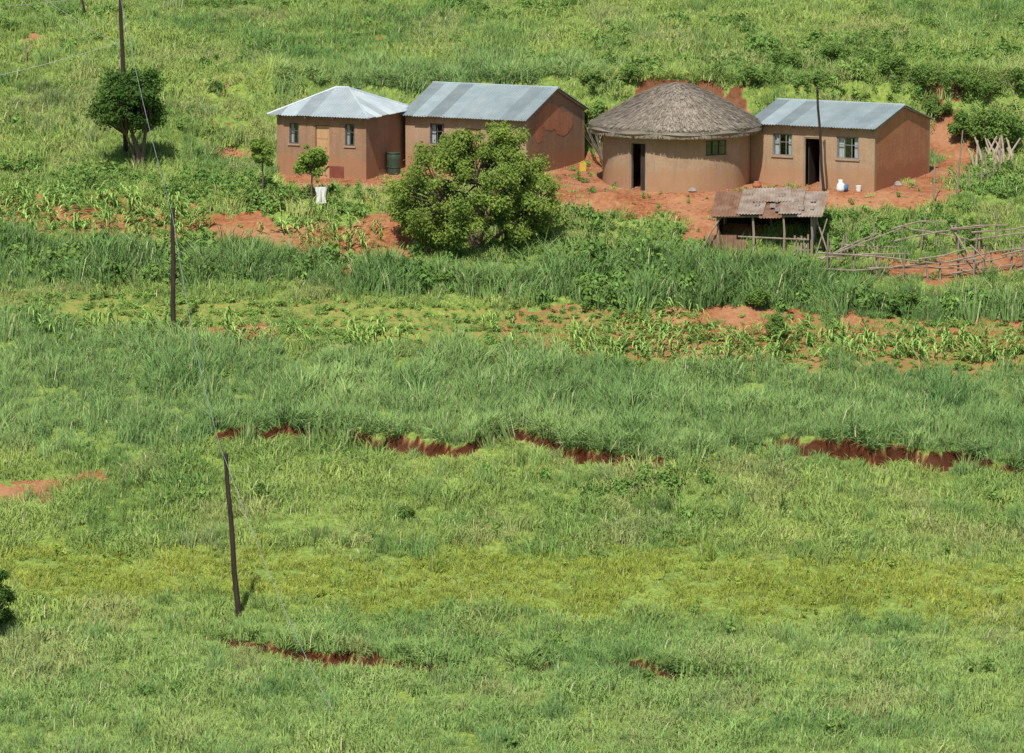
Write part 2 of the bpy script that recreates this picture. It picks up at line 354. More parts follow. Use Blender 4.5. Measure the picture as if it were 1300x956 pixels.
def house(name,uv,wd,dp,th_deg,he,rise,ops,roofm,wallm,sidem,kind='gable',ov=.3,back_drop=0):
    th=math.radians(th_deg); FR=site(*uv)
    org=FR[:2]-wd*np.array([math.cos(th),-math.sin(th)])
    z0=FR[2]
    e=empty(name,(org[0],org[1],z0),-th)
    FOOT.append((org[0],org[1],-th,wd,dp))
    mb=MB(); T=.22
    wall(mb,lambda s,t,z:(s,t,z),wd,-.6,he,T,ops,0)
    wall(mb,lambda s,t,z:(wd-s,dp-t,z),wd,-.6,he,T,[],0)
    wall(mb,lambda s,t,z:(wd-t,T+s,z),dp-2*T,-.6,he,T,[],1)
    wall(mb,lambda s,t,z:(t,dp-T-s,z),dp-2*T,-.6,he,T,[],1)
    if kind=='gable':
        for x0,x1 in ((0,T),(wd-T,wd)):
            mb.add([(x0,.0,he),(x0,dp,he),(x0,dp/2,he+rise-.03),(x1,0,he),(x1,dp,he),(x1,dp/2,he+rise-.03)],[(0,1,2)[::-1],(3,4,5),(0,1,4,3),(1,2,5,4),(2,0,3,5)],1)
    mb.obj('walls',[wallm,sidem],e)
    fl=MB(); fl.box((T+.01,T+.01,-.1),(wd-T-.01,dp-T-.01,.04),0); fl.obj('floor',[m_dark],e)
    r=MB(); z=he+.05
    if kind=='gable':
        sl=rise/(dp/2); h2=dp/2+ov
        corr(r,(-ov*.5,-ov,z-ov*sl),(1,0,0),wd+ov*.9,(0,h2,h2*sl),lambda s:1,0)
        corr(r,(-ov*.5,dp+ov,z-ov*sl-back_drop),(1,0,0),wd+ov*.9,(0,-h2,h2*sl+back_drop),lambda s:1,0)
        r.tube([(-ov*.5,dp/2,z+rise-.02),(wd+ov*.4,dp/2,z+rise-.02)],.06,6,0,.8)
        b=MB()
        for x in (-.08,wd+.03):
            b.box((x,0,0),(x+.05,dp/2,.1),0,.5,lambda X,Y,Z:(X,Y,he-.09+Y*sl+Z))
            b.box((x,0,0),(x+.05,dp/2,.1),0,.5,lambda X,Y,Z:(X,dp-Y,he-.09+Y*sl+Z))
        b.obj('barge_boards',[m_wood],e)
    else:
        x0,x1,y0,y1=-ov,wd+ov*.8,-ov,dp+ov*.6
        rx=(y1-y0)/2; cy=(y0+y1)/2; Lx=x1-x0; Ly=y1-y0; rxx=rx*.82; zr=rise+ov*.2
        zz=z-.06
        corr(r,(x0,y0,zz),(1,0,0),Lx,(0,cy-y0,zr),lambda s:min(1,s/rxx,(Lx-s)/rxx),0)
        corr(r,(x0,y1,zz),(1,0,0),Lx,(0,cy-y1,zr),lambda s:min(1,s/rxx,(Lx-s)/rxx),0)
        corr(r,(x0,y0,zz),(0,1,0),Ly,(rxx,0,zr),lambda s:min(s,Ly-s)/(Ly/2),0)
        corr(r,(x1,y0,zz),(0,1,0),Ly,(-rxx,0,zr),lambda s:min(s,Ly-s)/(Ly/2),0)
        A=(x0+rxx,cy,zz+zr+.02);Bp=(x1-rxx,cy,zz+zr+.02)
        r.tube([A,Bp],.07,6,0,.9)
        for c,q in (((x0,y0,zz),A),((x0,y1,zz),A),((x1,y0,zz),Bp),((x1,y1,zz),Bp)): r.tube([c,q],.055,6,0,.9)
    r.obj('roof',[roofm],e)
    ra=MB()
    for i in range(7):
        x=.1+(wd-.3)*i/6; ra.box((x,-ov*.8,he-.13),(x+.07,-.003,he-.03),0)
    ra.obj('rafter_ends',[m_wood],e)
    return e
I_=lambda s,t,z:(s,t,z)
h1=house('hip_roof_mud_house',(465,229),4.25,4.6,23,2.72,.95,[(.6,1.05,1.45,2.35),(1.85,2.5,-.0,2.3),(3.25,3.7,1.45,2.4)],m_roofw,m_mud2,m_mud2,'hip',.32)
window(h1,I_,.6,1.05,1.45,2.35,m_steel,True,1,'window_left'); window(h1,I_,3.25,3.7,1.45,2.4,m_steel,True,1,'window_right')
d=MB(); d.box((1.87,.06,.02),(2.48,.11,2.27),0)
for i in range(4): d.box((1.93,.045,.15+i*.52),(2.42,.058,.55+i*.52),1)
d.obj('door',[m_door,m_door],h1)
pt=MB(); pt.box((2.503,-.006,-.3),(3.2,-.001,.55),0); pt.obj('painted_dado',[m_paint],h1)
h2=house('gable_roof_mud_house',(668,227),5.9,5.7,27,2.6,1.08,[(1.2,1.9,1.3,2.2),(2.9,3.7,0,2.05)],m_roof,m_mud,m_mud2,'gable',.32)
window(h2,I_,1.2,1.9,1.3,2.2,m_steel,True,1)
d=MB(); d.box((2.92,.06,.02),(3.68,.11,2.02),0); d.obj('door',[m_door],h2)
pt=MB(); 
rr=np.random.default_rng(4)
for (cy,cz,ry,rz) in ((2.3,2.5,.9,.5),(3.6,2.1,.8,.45),(1.2,1.9,.35,.4)):
    k=22; vs=[(5.905+.001*cy,cy+ry*math.cos(a)*(1+.3*rr.random()),cz+rz*math.sin(a)*(1+.3*rr.random())) for a in np.linspace(0,2*math.pi,k,endpoint=False)]
    pt.add(vs,[tuple(range(k))])
pt.obj('plaster_patches',[m_mudred],h2)
h4=house('window_gable_mud_house',(1110,244),5.8,5.9,28,2.72,.72,[(1.05,1.95,1.35,2.3),(2.5,3.3,0,2.2),(4.05,5.05,1.35,2.3)],m_roof,m_mud,m_mudred,'gable',.28,.12)
window(h4,I_,1.05,1.95,1.35,2.3,m_white,True,2,'window_left'); window(h4,I_,4.05,5.05,1.35,2.3,m_white,True,2,'window_right')
d=MB(); d.box((2.5,.02,2.14),(3.3,.1,2.2),0); d.box((2.5,.02,0),(2.56,.1,2.14),0); d.box((3.24,.02,0),(3.3,.1,2.14),0)
d.box((2.58,.3,.02),(2.62,.95,2.1),1); d.obj('door',[m_wood,m_pole],h4)
# rondavel
c=site(850,245); hc=(float(c[0]),float(c[1])+3.15); hx=(858-CU)/F*(hc[1]+.5)*1.005
R=3.17; e3=empty('thatched_rondavel_hut',(hx,hc[1],c[2]),0); HUT=(hx,hc[1],R)
def cyl(s,t,z):
    r=R-t; a=-math.pi/2+s/R
    wob=1+.008*math.sin(5*a)+.006*math.sin(9*a+1); return (r*wob*math.cos(a),r*wob*math.sin(a),z)
cir=2*math.pi*R
def sa(deg): return math.radians(deg)*R
d0=sa(-33); w0=sa(30.5)
ops=[(cir+d0-.42,cir+d0+.42,.0,2.1),(w0-.52,w0+.52,1.55,2.2)]
mb=MB(); wall(mb,cyl,cir,-.6,2.85,.24,ops,0,.22); o_=mb.obj('walls',[m_mud],e3)
mb=MB(); mb.box((-2,-2,-.1),(2,2,.03),0); mb.obj('floor',[m_dark],e3)
window(e3,lambda s,t,z:cyl(s,t,z),w0-.52,w0+.52,1.55,2.2,m_steel,False,2)
mb=MB(); a,b=cir+d0-.42,cir+d0+.42
mb.box((a,.02,2.04),(b,.1,2.1),0,.5,cyl); mb.box((a,.02,0),(a+.06,.1,2.04),0,.5,cyl); mb.box((b-.06,.02,0),(b,.1,2.04),0,.5,cyl)
mb.box((b-.33,.12,.03),(b-.07,.17,2.02),1,.5,cyl); mb.obj('door_frame',[m_wood,m_pole],e3)
prof=[(3.2,2.62),(3.66,2.40),(3.74,2.50),(3.7,2.62),(3.0,3.05),(2.2,3.52),(1.4,3.95),(.75,4.24),(.35,4.36),(.0,4.42)]
mb=MB(); K=72; vs=[];fs=[]
for j,(r,z) in enumerate(prof):
    for k in range(K):
        a=2*math.pi*k/K; ww=1+.015*math.sin(4*a+1)+.008*math.sin(11*a); vs.append((r*ww*math.cos(a),r*ww*math.sin(a),z+.03*math.sin(7*a+j)*(r/3.7)))
for j in range(len(prof)-1):
    for k in range(K): fs.append((j*K+k,j*K+(k+1)%K,(j+1)*K+(k+1)%K,(j+1)*K+k))
mb.add(vs,fs,0,.35)
pr=np.array([prof[9],prof[7],prof[6],prof[5],prof[4],prof[3],prof[1]]); tt=np.linspace(0,1,len(pr))
for i in range(15000):
    t0=math.sqrt(rng.random())*.97; t1=min(1.05,t0+.07+.06*rng.random()); a=rng.random()*2*math.pi; a2=a+rng.normal()*.02
    def pp(t,a,l):
        q=min(t,1); r=np.interp(q,tt,pr[:,0]); z=np.interp(q,tt,pr[:,1])
        if t>1: z-=(t-1)*3; 
        ww=1+.015*math.sin(4*a+1); return Vector(((r*ww+l*.5)*math.cos(a),(r*ww+l*.5)*math.sin(a),z+l))
    p0=pp(t0,a,.03); p1=pp(t1,a2,.05+.05*rng.random()); tang=Vector((-math.sin(a),math.cos(a),0))*(.012+.02*rng.random())
    mb.add([p0-tang,p0+tang,p1+tang*.7,p1-tang*.7],[(0,1,2,3)],0,rng.random())
mb.obj('thatch_roof',[m_thatch],e3)
# ------------------------------------------------------------ shed
sp_=site(972,322); es=empty('corrugated_iron_shed',(sp_[0],sp_[1],sp_[2]+.12),math.radians(-8)); es.scale=(1.05,1.05,1.12)
mb=MB()
for x,y,hh in ((-1.9,0,1.25),(-.5,0,1.3),(.7,.05,1.3),(1.8,0,1.35),(-1.8,2.1,1.8),(1.8,2.1,1.9),(0,2.1,1.85)):
    mb.tube([(x,y,-.5),(x+.03,y,.6),(x-.02,y,hh)],[.06,.05,.045],6)
mb.tube([(-2.1,0,1.22),(0,.02,1.27),(2.1,0,1.32)],.045,6); mb.tube([(-2,2.1,1.78),(2,2.1,1.88)],.045,6)
for i in range(6): 
    x=1.1+i*.13; mb.box((x,.09,-.2),(x+.07,.12,.35+.3*rng.random()),0)
for i in range(12):
    y=.1+i*.17; mb.box((1.84,y,-.2),(1.87,y+.12,1.1+.4*rng.random()),0)
mb.tube([(-2.5,-.7,-.1),(-2.2,-.4,.6),(-1.7,-.1,1.3)],.035,5); mb.tube([(2.5,-.3,-.1),(1.9,.1,1.4)],.035,5); mb.tube([(2.0,-.2,-.1),(2.4,.1,1.2)],.03,5)
mb.tube([(-1.1,.02,.5),(1.7,.03,.42)],.03,5)
mb.obj('posts_and_planks',[m_wood],es)
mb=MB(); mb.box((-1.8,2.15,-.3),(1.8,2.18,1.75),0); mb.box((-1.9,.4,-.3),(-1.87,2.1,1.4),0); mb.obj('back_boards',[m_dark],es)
mb=MB()
def sheet(x0,x1,y0,y1,dz,mi,sk=0,t=0):
    L=x1-x0; s=.27
    corr(mb,(x0,y0,1.33+y0*s+dz),(1,sk,.02),L,(-sk*.8,y1-y0,(y1-y0)*s+t),lambda q:1,mi,.12,.02,5)
sheet(-2.15,-1.0,-.35,2.2,.02,0,.05); sheet(-1.15,-.1,-.2,2.35,.07,1,-.06); sheet(-.25,.65,-.45,2.2,.03,0,.04); sheet(.5,1.4,-.15,2.4,.09,1,.03); sheet(1.25,2.25,-.3,2.25,.05,1,-.07); sheet(-.6,.9,.9,2.3,.13,1,.12)
mb.obj('roof_sheets',[m_rust,m_rustg],es)
mb=MB()
corr(mb,(-2.3,-.12,-.1),(1,.06,0),1.15,(0,.1,.65),lambda q:1,0,.12,.02,5); corr(mb,(-1.25,-.16,-.1),(1,.0,0),.5,(0,.05,.5),lambda q:1,0,.12,.02,5)
mb.obj('front_sheets',[m_rust],es)
mb=MB()
for i in range(9):
    p=Vector((-1.8+3.6*rng.random(),.1+1.9*rng.random(),0)); p.z=1.45+p.y*.27; s_=.07+.06*rng.random()
    mb.box((p.x-s_,p.y-s_,p.z-.03),(p.x+s_*.8,p.y+s_,p.z+s_*.8),0)
mb.obj('roof_stones',[m_stone],es)
# ------------------------------------------------------------ utility poles and wires
def pole(name,uv,top_uv,r,mat=m_pole,ins=True):
    b=site(*uv); e=empty(name,tuple(b)); d=b[1]*cp+(H-b[2])*sp
    hgt=(uv[1]-top_uv[1])/F*d; lean=(top_uv[0]-uv[0])/F*d
    mb=MB(); n=6; mb.tube([(lean*i/n+.02*math.sin(i*2.2),.02*math.cos(i*1.7),-.6+(hgt+.6)*i/n) for i in range(n+1)],[r*(1.15-.35*i/n) for i in range(n+1)],10)
    mb.obj('shaft',[mat],e)
    if ins:
        mb=MB(); mb.tube([(lean-.03,-.16,hgt-.18),(lean-.03,.14,hgt-.18)],.02,6); mb.tube([(lean-.03,-.16,hgt-.18),(lean-.03,-.16,hgt-.08)],[.03,.045],8); mb.obj('insulator',[m_steel],e)
    return Vector((b[0]+lean-.03,b[1]-.16,b[2]+hgt-.1))
pA=pole('utility_pole',(220,429),(221,263),.10)
pB=pole('utility_pole',(304,783),(288,573),.095)
pC=pole('utility_pole',(160,200),(155,-14),.10)
pD=pole('leaning_wooden_pole',(1047,250),(1036,109),.06)
pE=pole('fence_post',(33,82),(33,53),.05,m_wood,False)
pF=pole('fence_post',(110,28),(105,-6),.06,m_pole,False)
def wire(name,a,b,sag,r=.010):
    a=Vector(a);b=Vector(b);mb=MB(); mb.tube([a.lerp(b,t)-Vector((0,0,sag*4*t*(1-t))) for t in np.linspace(0,1,24)],r,4); mb.obj(name,[m_wire])
wire('power_line',pC,pA,.5)
wire('power_line',pA,pB+Vector((0,0,-.1)),.9)
g=site(385,930); wire('power_line',pB,Vector(g)+Vector((1.2,-6,2.0)),.4)
wire('power_line',pC,Vector((pC.x-9,pC.y+6,pC.z-1.0)),.3); wire('power_line',pC+Vector((0,0,-2.2)),Vector((pC.x-10,pC.y-3,pC.z-4.2)),.3); wire('power_line',pC+Vector((0,0,-2.4)),Vector((pC.x-12,pC.y+16,pC.z+4)),.3)
# ------------------------------------------------------------ kraal fence
rk=np.random.default_rng(12)
def stickfence(name,pts,step,hmin,hmax,rails,th=1.0,skip=0):
    P=[site(*p) for p in pts]; e=empty(name,tuple(P[0])); O=Vector(P[0]); mb=MB(); posts=[]
    for a,b in zip(P[:-1],P[1:]):
        L=np.linalg.norm(b-a); k=max(1,int(L/step))
        for i in range(k): posts.append(a+(b-a)*(i+rk.normal()*.12)/k)
    posts.append(P[-1]); posts=[Vector((p[0],p[1],gz(p[0],p[1]))) for p in posts]
    for p in posts:
        h_=rk.uniform(hmin,hmax); 
        if rk.random()<.18: h_*=1.55
        l=Vector((rk.normal()*.13,rk.normal()*.1,0)); q=p-O
        mb.tube([q-Vector((0,0,.4)),q+l*.5+Vector((0,0,h_*.5)),q+l+Vector((0,0,h_))],[.06*th,.05*th,.035*th],5,0,rk.random())
    for rh in rails:
        i=0
        while i<len(posts)-1:
            j=min(len(posts)-1,i+rk.integers(2,5)); a=posts[i]-O; b=posts[j]-O
            za=rh+rk.normal()*.14; zb=rh+rk.normal()*.2; m_=a.lerp(b,.5)
            d_=(b-a).normalized()*.4
            off=Vector((rk.normal()*.04,-.06,0))
            if rk.random()>skip: mb.tube([a-d_+off+Vector((0,0,za)),m_+off+Vector((rk.normal()*.05,rk.normal()*.05,(za+zb)/2+rk.normal()*.08)),b+d_+off+Vector((0,0,zb))],[.045*th,.04*th,.025*th],5,0,rk.random())
            i=j if rk.random()<.8 else max(i+1,j-1)
    mb.obj('sticks',[m_wood],e)
stickfence('kraal_stick_fence',[(1050,352),(1110,354),(1175,358),(1240,354),(1320,338)],.7,.9,1.4,[.35,.7,1.0],.92)
stickfence('kraal_stick_fence',[(1050,350),(1078,326),(1140,318),(1215,320),(1265,318),(1330,312)],.8,1.0,1.5,[.5,.95],.9)
stickfence('kraal_stick_fence',[(1215,318),(1228,336),(1245,354)],.7,1.0,1.5,[.8],.9)
stickfence('garden_stick_fence',[(1190,258),(1215,248),(1245,238),(1270,225),(1330,220)],.8,.9,1.8,[.6],.75,.5)
# ------------------------------------------------------------ foliage builders
def leaf_arrays(P,Nn,L,W,r):
    n=len(P); A=r.normal(size=(n,3)); A/=np.linalg.norm(A,axis=1)[:,None]
    Nn=Nn/np.linalg.norm(Nn,axis=1)[:,None]
    A-=Nn*np.sum(A*Nn,1)[:,None]; A/=np.linalg.norm(A,axis=1)[:,None]; B=np.cross(Nn,A)
    L=L[:,None]; W=W[:,None]
    V=np.stack([P-A*L,P+B*W+Nn*W*.3,P+A*L,P-B*W+Nn*W*.3],1).reshape(-1,3)
    return V
def leaf_mesh(name,V,t,mat,parent=None,coll=None):
    n=len(V)//4; me=bpy.data.meshes.new(name); me.vertices.add(4*n); me.vertices.foreach_set('co',V.astype(np.float32).ravel())
    me.loops.add(4*n); me.loops.foreach_set('vertex_index',np.arange(4*n,dtype=np.int32)); me.polygons.add(n)
    me.polygons.foreach_set('loop_start',np.arange(0,4*n,4,dtype=np.int32)); me.update(calc_edges=True)
    me.materials.append(mat); at=me.attributes.new('t','FLOAT','FACE'); at.data.foreach_set('value',t.astype(np.float32))
    ob=bpy.data.objects.new(name,me)
    if coll: coll.objects.link(ob)
    else: scene.collection.objects.link(ob)
    if parent: ob.parent=parent
    return ob
def crown(clumps,n,ls,r,fuzz=.22):
    C=np.array([c[:3] for c in clumps]); Rr=np.array([c[3] for c in clumps]); w=Rr**2; w/=w.sum()
    i=r.choice(len(C),n,p=w); D=r.normal(size=(n,3)); D/=np.linalg.norm(D,axis=1)[:,None]
    rad=Rr[i]*r.random(n)**.4*(1+fuzz*r.normal(size=n))
    P=C[i]+D*rad[:,None]*np.array([1,1,.8]); 
    Nn=D+r.normal(size=(n,3))*.8+np.array([0,-.25,.6])
    tone=r.random(len(C))
    t=np.clip(.28*tone[i]+.3+.4*(r.random(n)-.5)+.1,0,.97)
    s=ls*(.6+.8*r.random(n))
    return leaf_arrays(P,Nn,s,s*.5,r),t
def tree(name,uv,trunks,clumps,n,ls,mat,seed,br=.05):
    b=site(*uv); e=empty(name,tuple(b)); r=np.random.default_rng(seed)
    V,t=crown(clumps,n,ls,r); leaf_mesh('foliage',V,t,mat,e)
    mb=MB()
    for path,ra in trunks: mb.tube(path,ra,8)
    ends=[Vector(p[-1]) for p,_ in trunks]
    for c in clumps:
        q=Vector(c[:3]); a=min(ends,key=lambda v:(v-q).length); st=a
        mid=st.lerp(q,.5)+Vector((r.normal()*.08,r.normal()*.08,-.05))
        mb.tube([st,mid,q],[br,br*.6,br*.25],5)
    mb.obj('trunk_and_limbs',[m_bark],e); return e
def dome(n,cx,cy,cz,rx,ry,rz,rc,seed,zmin=-1,shell=.5):
    r=np.random.default_rng(seed); out=[]
    while len(out)<n:
        d=r.normal(size=3); d/=np.linalg.norm(d); 
        if d[2]<zmin: continue
        k=shell+(1-shell)*r.random(); out.append((cx+d[0]*rx*k,cy+d[1]*ry*k,cz+d[2]*rz*k,rc*(.55+.8*r.random())))
    return out
m_ftree=foliage('tree_foliage_dark',(.06,.12,.03),(.10,.17,.04),trans=.25)
m_fbush=foliage('bush_foliage_yellowgreen',(.17,.25,.055),(.28,.36,.08),trans=.3,brown=(.93,(.34,.17,.07)),upn=.2)
m_fsmall=foliage('sapling_foliage',(.18,.29,.06),(.27,.37,.08),trans=.35)
m_fshrub=foliage('shrub_foliage',(.14,.24,.06),(.21,.31,.08),trans=.3)
tree('round_crown_tree',(176,216),[([(0,0,-.3),(.03,0,.7),(-.25,0,1.5)],[.15,.13,.09]),([(.1,0,-.3),(.18,0,.7),(.3,.05,1.6)],[.12,.1,.07]),([(-.1,.05,-.3),(-.2,.05,.6),(-.5,0,1.5)],[.09,.07,.05])],
 dome(75,-.42,0,2.85,1.45,1.4,1.4,.36,3,-.75,.45)+[(-1.0,0,3.95,.45),(.6,.2,4.1,.4),(-1.85,0,2.5,.4),(.9,0,2.1,.35)],17000,.075,m_ftree,5)
cl=dome(150,0,.2,2.2,3.45,2.4,2.5,.42,8,-.8,.55)+dome(34,.9,.3,3.9,1.6,1.2,1.4,.36,9,-.2,.3)+dome(30,-2.5,.2,1.9,1.1,1.0,1.3,.34,10)+dome(30,2.6,.1,1.8,1.2,1,1.3,.34,12)+dome(14,-1.0,.2,4.0,.9,.8,.6,.34,11)
tree('spreading_bush_tree',(602,314),[([(0,0,-.3),(-.2,0,.6),(-1.0,0,1.7)],[.13,.1,.06]),([(.1,0,-.3),(.3,.1,.8),(.9,.2,2.2)],[.14,.11,.06]),([(.05,.1,-.3),(.1,.2,1),(.1,.3,2.6)],[.12,.1,.06]),([(.2,0,-.3),(1,0,.5),(2.0,0,1.3)],[.1,.08,.05])],
 cl,60000,.062,m_fbush,6)
tree('sapling_tree',(333,250),[([(0,0,-.2),(.03,0,.8),(0,0,1.5)],[.05,.04,.03])],dome(22,0,0,1.8,.5,.45,.7,.2,13,-.8,.3),2800,.06,m_fsmall,7,.015)
tree('sapling_tree',(397,258),[([(0,0,-.2),(-.05,0,.6),(-.02,0,1.2)],[.06,.045,.03])],dome(30,-.05,0,1.8,.72,.6,.65,.24,14,-.8,.3),4200,.065,m_fsmall,8,.018)
tree('shrub',(1262,196),[([(0,0,-.2),(0,0,.6)],[.08,.05])],dome(46,0,0,1.0,1.2,1,1.1,.32,15,-.3,.5),8000,.07,m_fshrub,9,.03)
tree('shrub',(1225,180),[([(0,0,-.2),(0,0,.4)],[.06,.04])],dome(20,0,0,.6,.6,.6,.7,.26,16,-.3,.5),3500,.07,m_fshrub,10,.03)
tree('shrub',(-6,806),[([(0,0,-.2),(0,0,.8)],[.08,.05])],dome(44,0,0,1.2,.65,.8,1.3,.24,17,-.8,.5),7000,.05,m_ftree,11,.03)
tree('shrub',(517,662),[([(0,0,-.2),(0,0,.2)],[.04,.03])],dome(12,0,0,.3,.3,.3,.3,.16,18,-.3,.5),1500,.05,m_fshrub,12,.015)
tree('shrub',(985,434),[([(0,0,-.2),(0,0,.4)],[.05,.03])],dome(18,0,0,.5,.5,.5,.6,.22,19,-.3,.5),2500,.055,m_fshrub,13,.02)
tree('shrub',(765,215),[([(0,0,-.2),(0,0,.4)],[.05,.03])],dome(18,-.3,3.2,1.6,.9,.5,1.0,.3,20,-.3,.5),3500,.07,m_fshrub,14,.02)
for i,(u,v,s_) in enumerate(((1000,92,.9),(1060,80,.8),(1130,100,1.0),(1175,112,1.0),(1215,122,1.2),(1255,130,1.1),(1290,120,1.1),(915,102,.6),(955,110,.8),(800,106,.7),(755,112,.7),(1190,150,.8),(335,634,.5),(1150,395,.7),(1270,396,.7),(620,372,.7),(880,372,.7),(560,366,.6),(740,378,.7),(960,392,.7))):
    tree('shrub',(u,v),[([(0,0,-.2),(0,0,.3*s_)],[.05,.03])],dome(16,0,0,.45*s_,.8*s_,.7*s_,.6*s_,.28*s_,60+i,-.2,.4),2600,.055,m_fshrub,70+i,.02)
# ------------------------------------------------------------ scatter prototypes
def blades_proto(name,coll,n,rad,h,w,lean,seed,mat,clumpy=7):
    r=np.random.default_rng(seed); V=[];Fc=[];T=[]
    cc=[(rad*math.sqrt(r.random())*np.array([math.cos(q),math.sin(q)]),.7+.6*r.random(),r.random()) for q in r.random(clumpy)*6.28]
    for i in range(n):
        c0,hk,tk=cc[r.integers(clumpy)]
        bx,by=c0+r.normal(size=2)*rad*.22; a=math.atan2(by-c0[1],bx-c0[0])
        ld=a+r.normal()*.8; ln=lean*(.3+1.0*r.random()); hh=h*hk*(.55+.6*r.random()); fa=r.random()*math.pi; ww=w*(.7+.6*r.random())
        dx,dy=math.cos(fa)*ww/2,math.sin(fa)*ww/2; lx,ly=math.cos(ld)*ln*hh,math.sin(ld)*ln*hh
        b=len(V); V+=[(bx-dx,by-dy,-.05),(bx+dx,by+dy,-.05),(bx+lx*.35+dx*.8,by+ly*.35+dy*.8,hh*.6),(bx+lx*.35-dx*.8,by+ly*.35-dy*.8,hh*.6),(bx+lx,by+ly,hh*(1-.25*ln))]
        Fc+=[(b,b+1,b+2,b+3),(b+3,b+2,b+4)]; tt_=.6*r.random()+.4*tk
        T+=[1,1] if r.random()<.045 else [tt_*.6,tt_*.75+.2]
    me=bpy.data.meshes.new(name); me.from_pydata(V,[],Fc); me.materials.append(mat)
    at=me.attributes.new('t','FLOAT','FACE'); at.data.foreach_set('value',np.array(T,dtype=np.float32))
    me.update(); coll.objects.link(bpy.data.objects.new(name,me))
def weed_proto(name,coll,n,rx,h,ls,seed,mat,clumps=5):
    r=np.random.default_rng(seed); C=[(rx*.6*r.normal()*.6,rx*.6*r.normal()*.6,h*(.25+.5*r.random()),rx*.5) for _ in range(clumps)]
    V,t=crown(C,n,ls,r); leaf_mesh(name,V,t,mat,None,coll)
def maize_proto(name,coll,seed,mat):
    r=np.random.default_rng(seed); V=[];Fc=[];T=[]; hgt=.7+.2*r.random()
    for k in range(3):
        a=k*2.1; b=len(V); dx,dy=.02*math.cos(a),.02*math.sin(a); V+=[(-dx,-dy,-.05),(dx,dy,-.05),(dx*.5,dy*.5,hgt),(-dx*.5,-dy*.5,hgt)]; Fc.append((b,b+1,b+2,b+3)); T.append(.3)
    for i in range(8):
        a=i*math.pi*.93+r.normal()*.3; z=hgt*(.12+.85*i/8); L=.45+.2*r.random(); c_,s_=math.cos(a),math.sin(a); w=.045
        pts=[(0,z,.4),(L*.4,z+.22,1),(L*.8,z+.2,.8),(L*1.1,z-.02,.05)]; b=len(V)
        for q,zz,f in pts: V+=[(q*c_-s_*w*f,q*s_+c_*w*f,zz),(q*c_+s_*w*f,q*s_-c_*w*f,zz)]
        for j in range(3): Fc.append((b+2*j,b+2*j+1,b+2*j+3,b+2*j+2)); T.append(.4+.2*j)
    me=bpy.data.meshes.new(name); me.from_pydata(V,[],Fc); me.materials.append(mat)
    at=me.attributes.new('t','FLOAT','FACE'); at.data.foreach_set('value',np.array(T,dtype=np.float32))
    me.update(); coll.objects.link(bpy.data.objects.new(name,me))
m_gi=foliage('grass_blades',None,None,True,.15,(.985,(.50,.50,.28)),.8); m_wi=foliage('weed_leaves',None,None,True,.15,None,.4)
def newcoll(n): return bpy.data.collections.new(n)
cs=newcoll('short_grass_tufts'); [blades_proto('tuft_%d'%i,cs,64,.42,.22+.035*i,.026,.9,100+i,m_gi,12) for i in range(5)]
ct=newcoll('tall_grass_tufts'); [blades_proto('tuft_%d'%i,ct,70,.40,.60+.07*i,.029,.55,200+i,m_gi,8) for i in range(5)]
cw=newcoll('weed_plants'); [weed_proto('weed_%d'%i,cw,80,.34,.42,.062,300+i,m_wi) for i in range(4)]
cm=newcoll('maize_plants'); [maize_proto('maize_%d'%i,cm,400+i,m_wi) for i in range(4)]
def scatter(name,coll,P,idx,rot,scl,tint):
    n=len(P); me=bpy.data.meshes.new(name); me.vertices.add(n); me.vertices.foreach_set('co',P.astype(np.float32).ravel())
    def at(nm,ty,f,arr): me.attributes.new(nm,ty,'POINT').data.foreach_set(f,arr.ravel())
    at('pidx','INT','value',idx.astype(np.int32)); at('prot','FLOAT_VECTOR','vector',rot.astype(np.float32)); at('pscl','FLOAT_VECTOR','vector',scl.astype(np.float32))
    at('tint','FLOAT_COLOR','color',np.concatenate([tint,np.ones((n,1))],1).astype(np.float32))
    ob=bpy.data.objects.new(name,me); scene.collection.objects.link(ob)
    ng=bpy.data.node_groups.new(name+'_scatter','GeometryNodeTree')
    ng.interface.new_socket('Geometry',in_out='INPUT',socket_type='NodeSocketGeometry'); ng.interface.new_socket('Geometry',in_out='OUTPUT',socket_type='NodeSocketGeometry')
    gi=ng.nodes.new('NodeGroupInput'); go=ng.nodes.new('NodeGroupOutput'); ip=ng.nodes.new('GeometryNodeInstanceOnPoints'); ci=ng.nodes.new('GeometryNodeCollectionInfo')
    ci.inputs['Collection'].default_value=coll; ci.inputs['Separate Children'].default_value=True; ci.inputs['Reset Children'].default_value=True
    def na(nm,ty):
        a=ng.nodes.new('GeometryNodeInputNamedAttribute'); a.data_type=ty; a.inputs['Name'].default_value=nm
        return [o for o in a.outputs if o.enabled and o.name=='Attribute'][0]
    L=ng.links.new; L(gi.outputs[0],ip.inputs['Points']); L(ci.outputs[0],ip.inputs['Instance']); ip.inputs['Pick Instance'].default_value=True
    L(na('pidx','INT'),ip.inputs['Instance Index']); L(na('prot','FLOAT_VECTOR'),ip.inputs['Rotation']); L(na('pscl','FLOAT_VECTOR'),ip.inputs['Scale']); L(ip.outputs[0],go.inputs[0])
    md=ob.modifiers.new('scatter','NODES'); md.node_group=ng
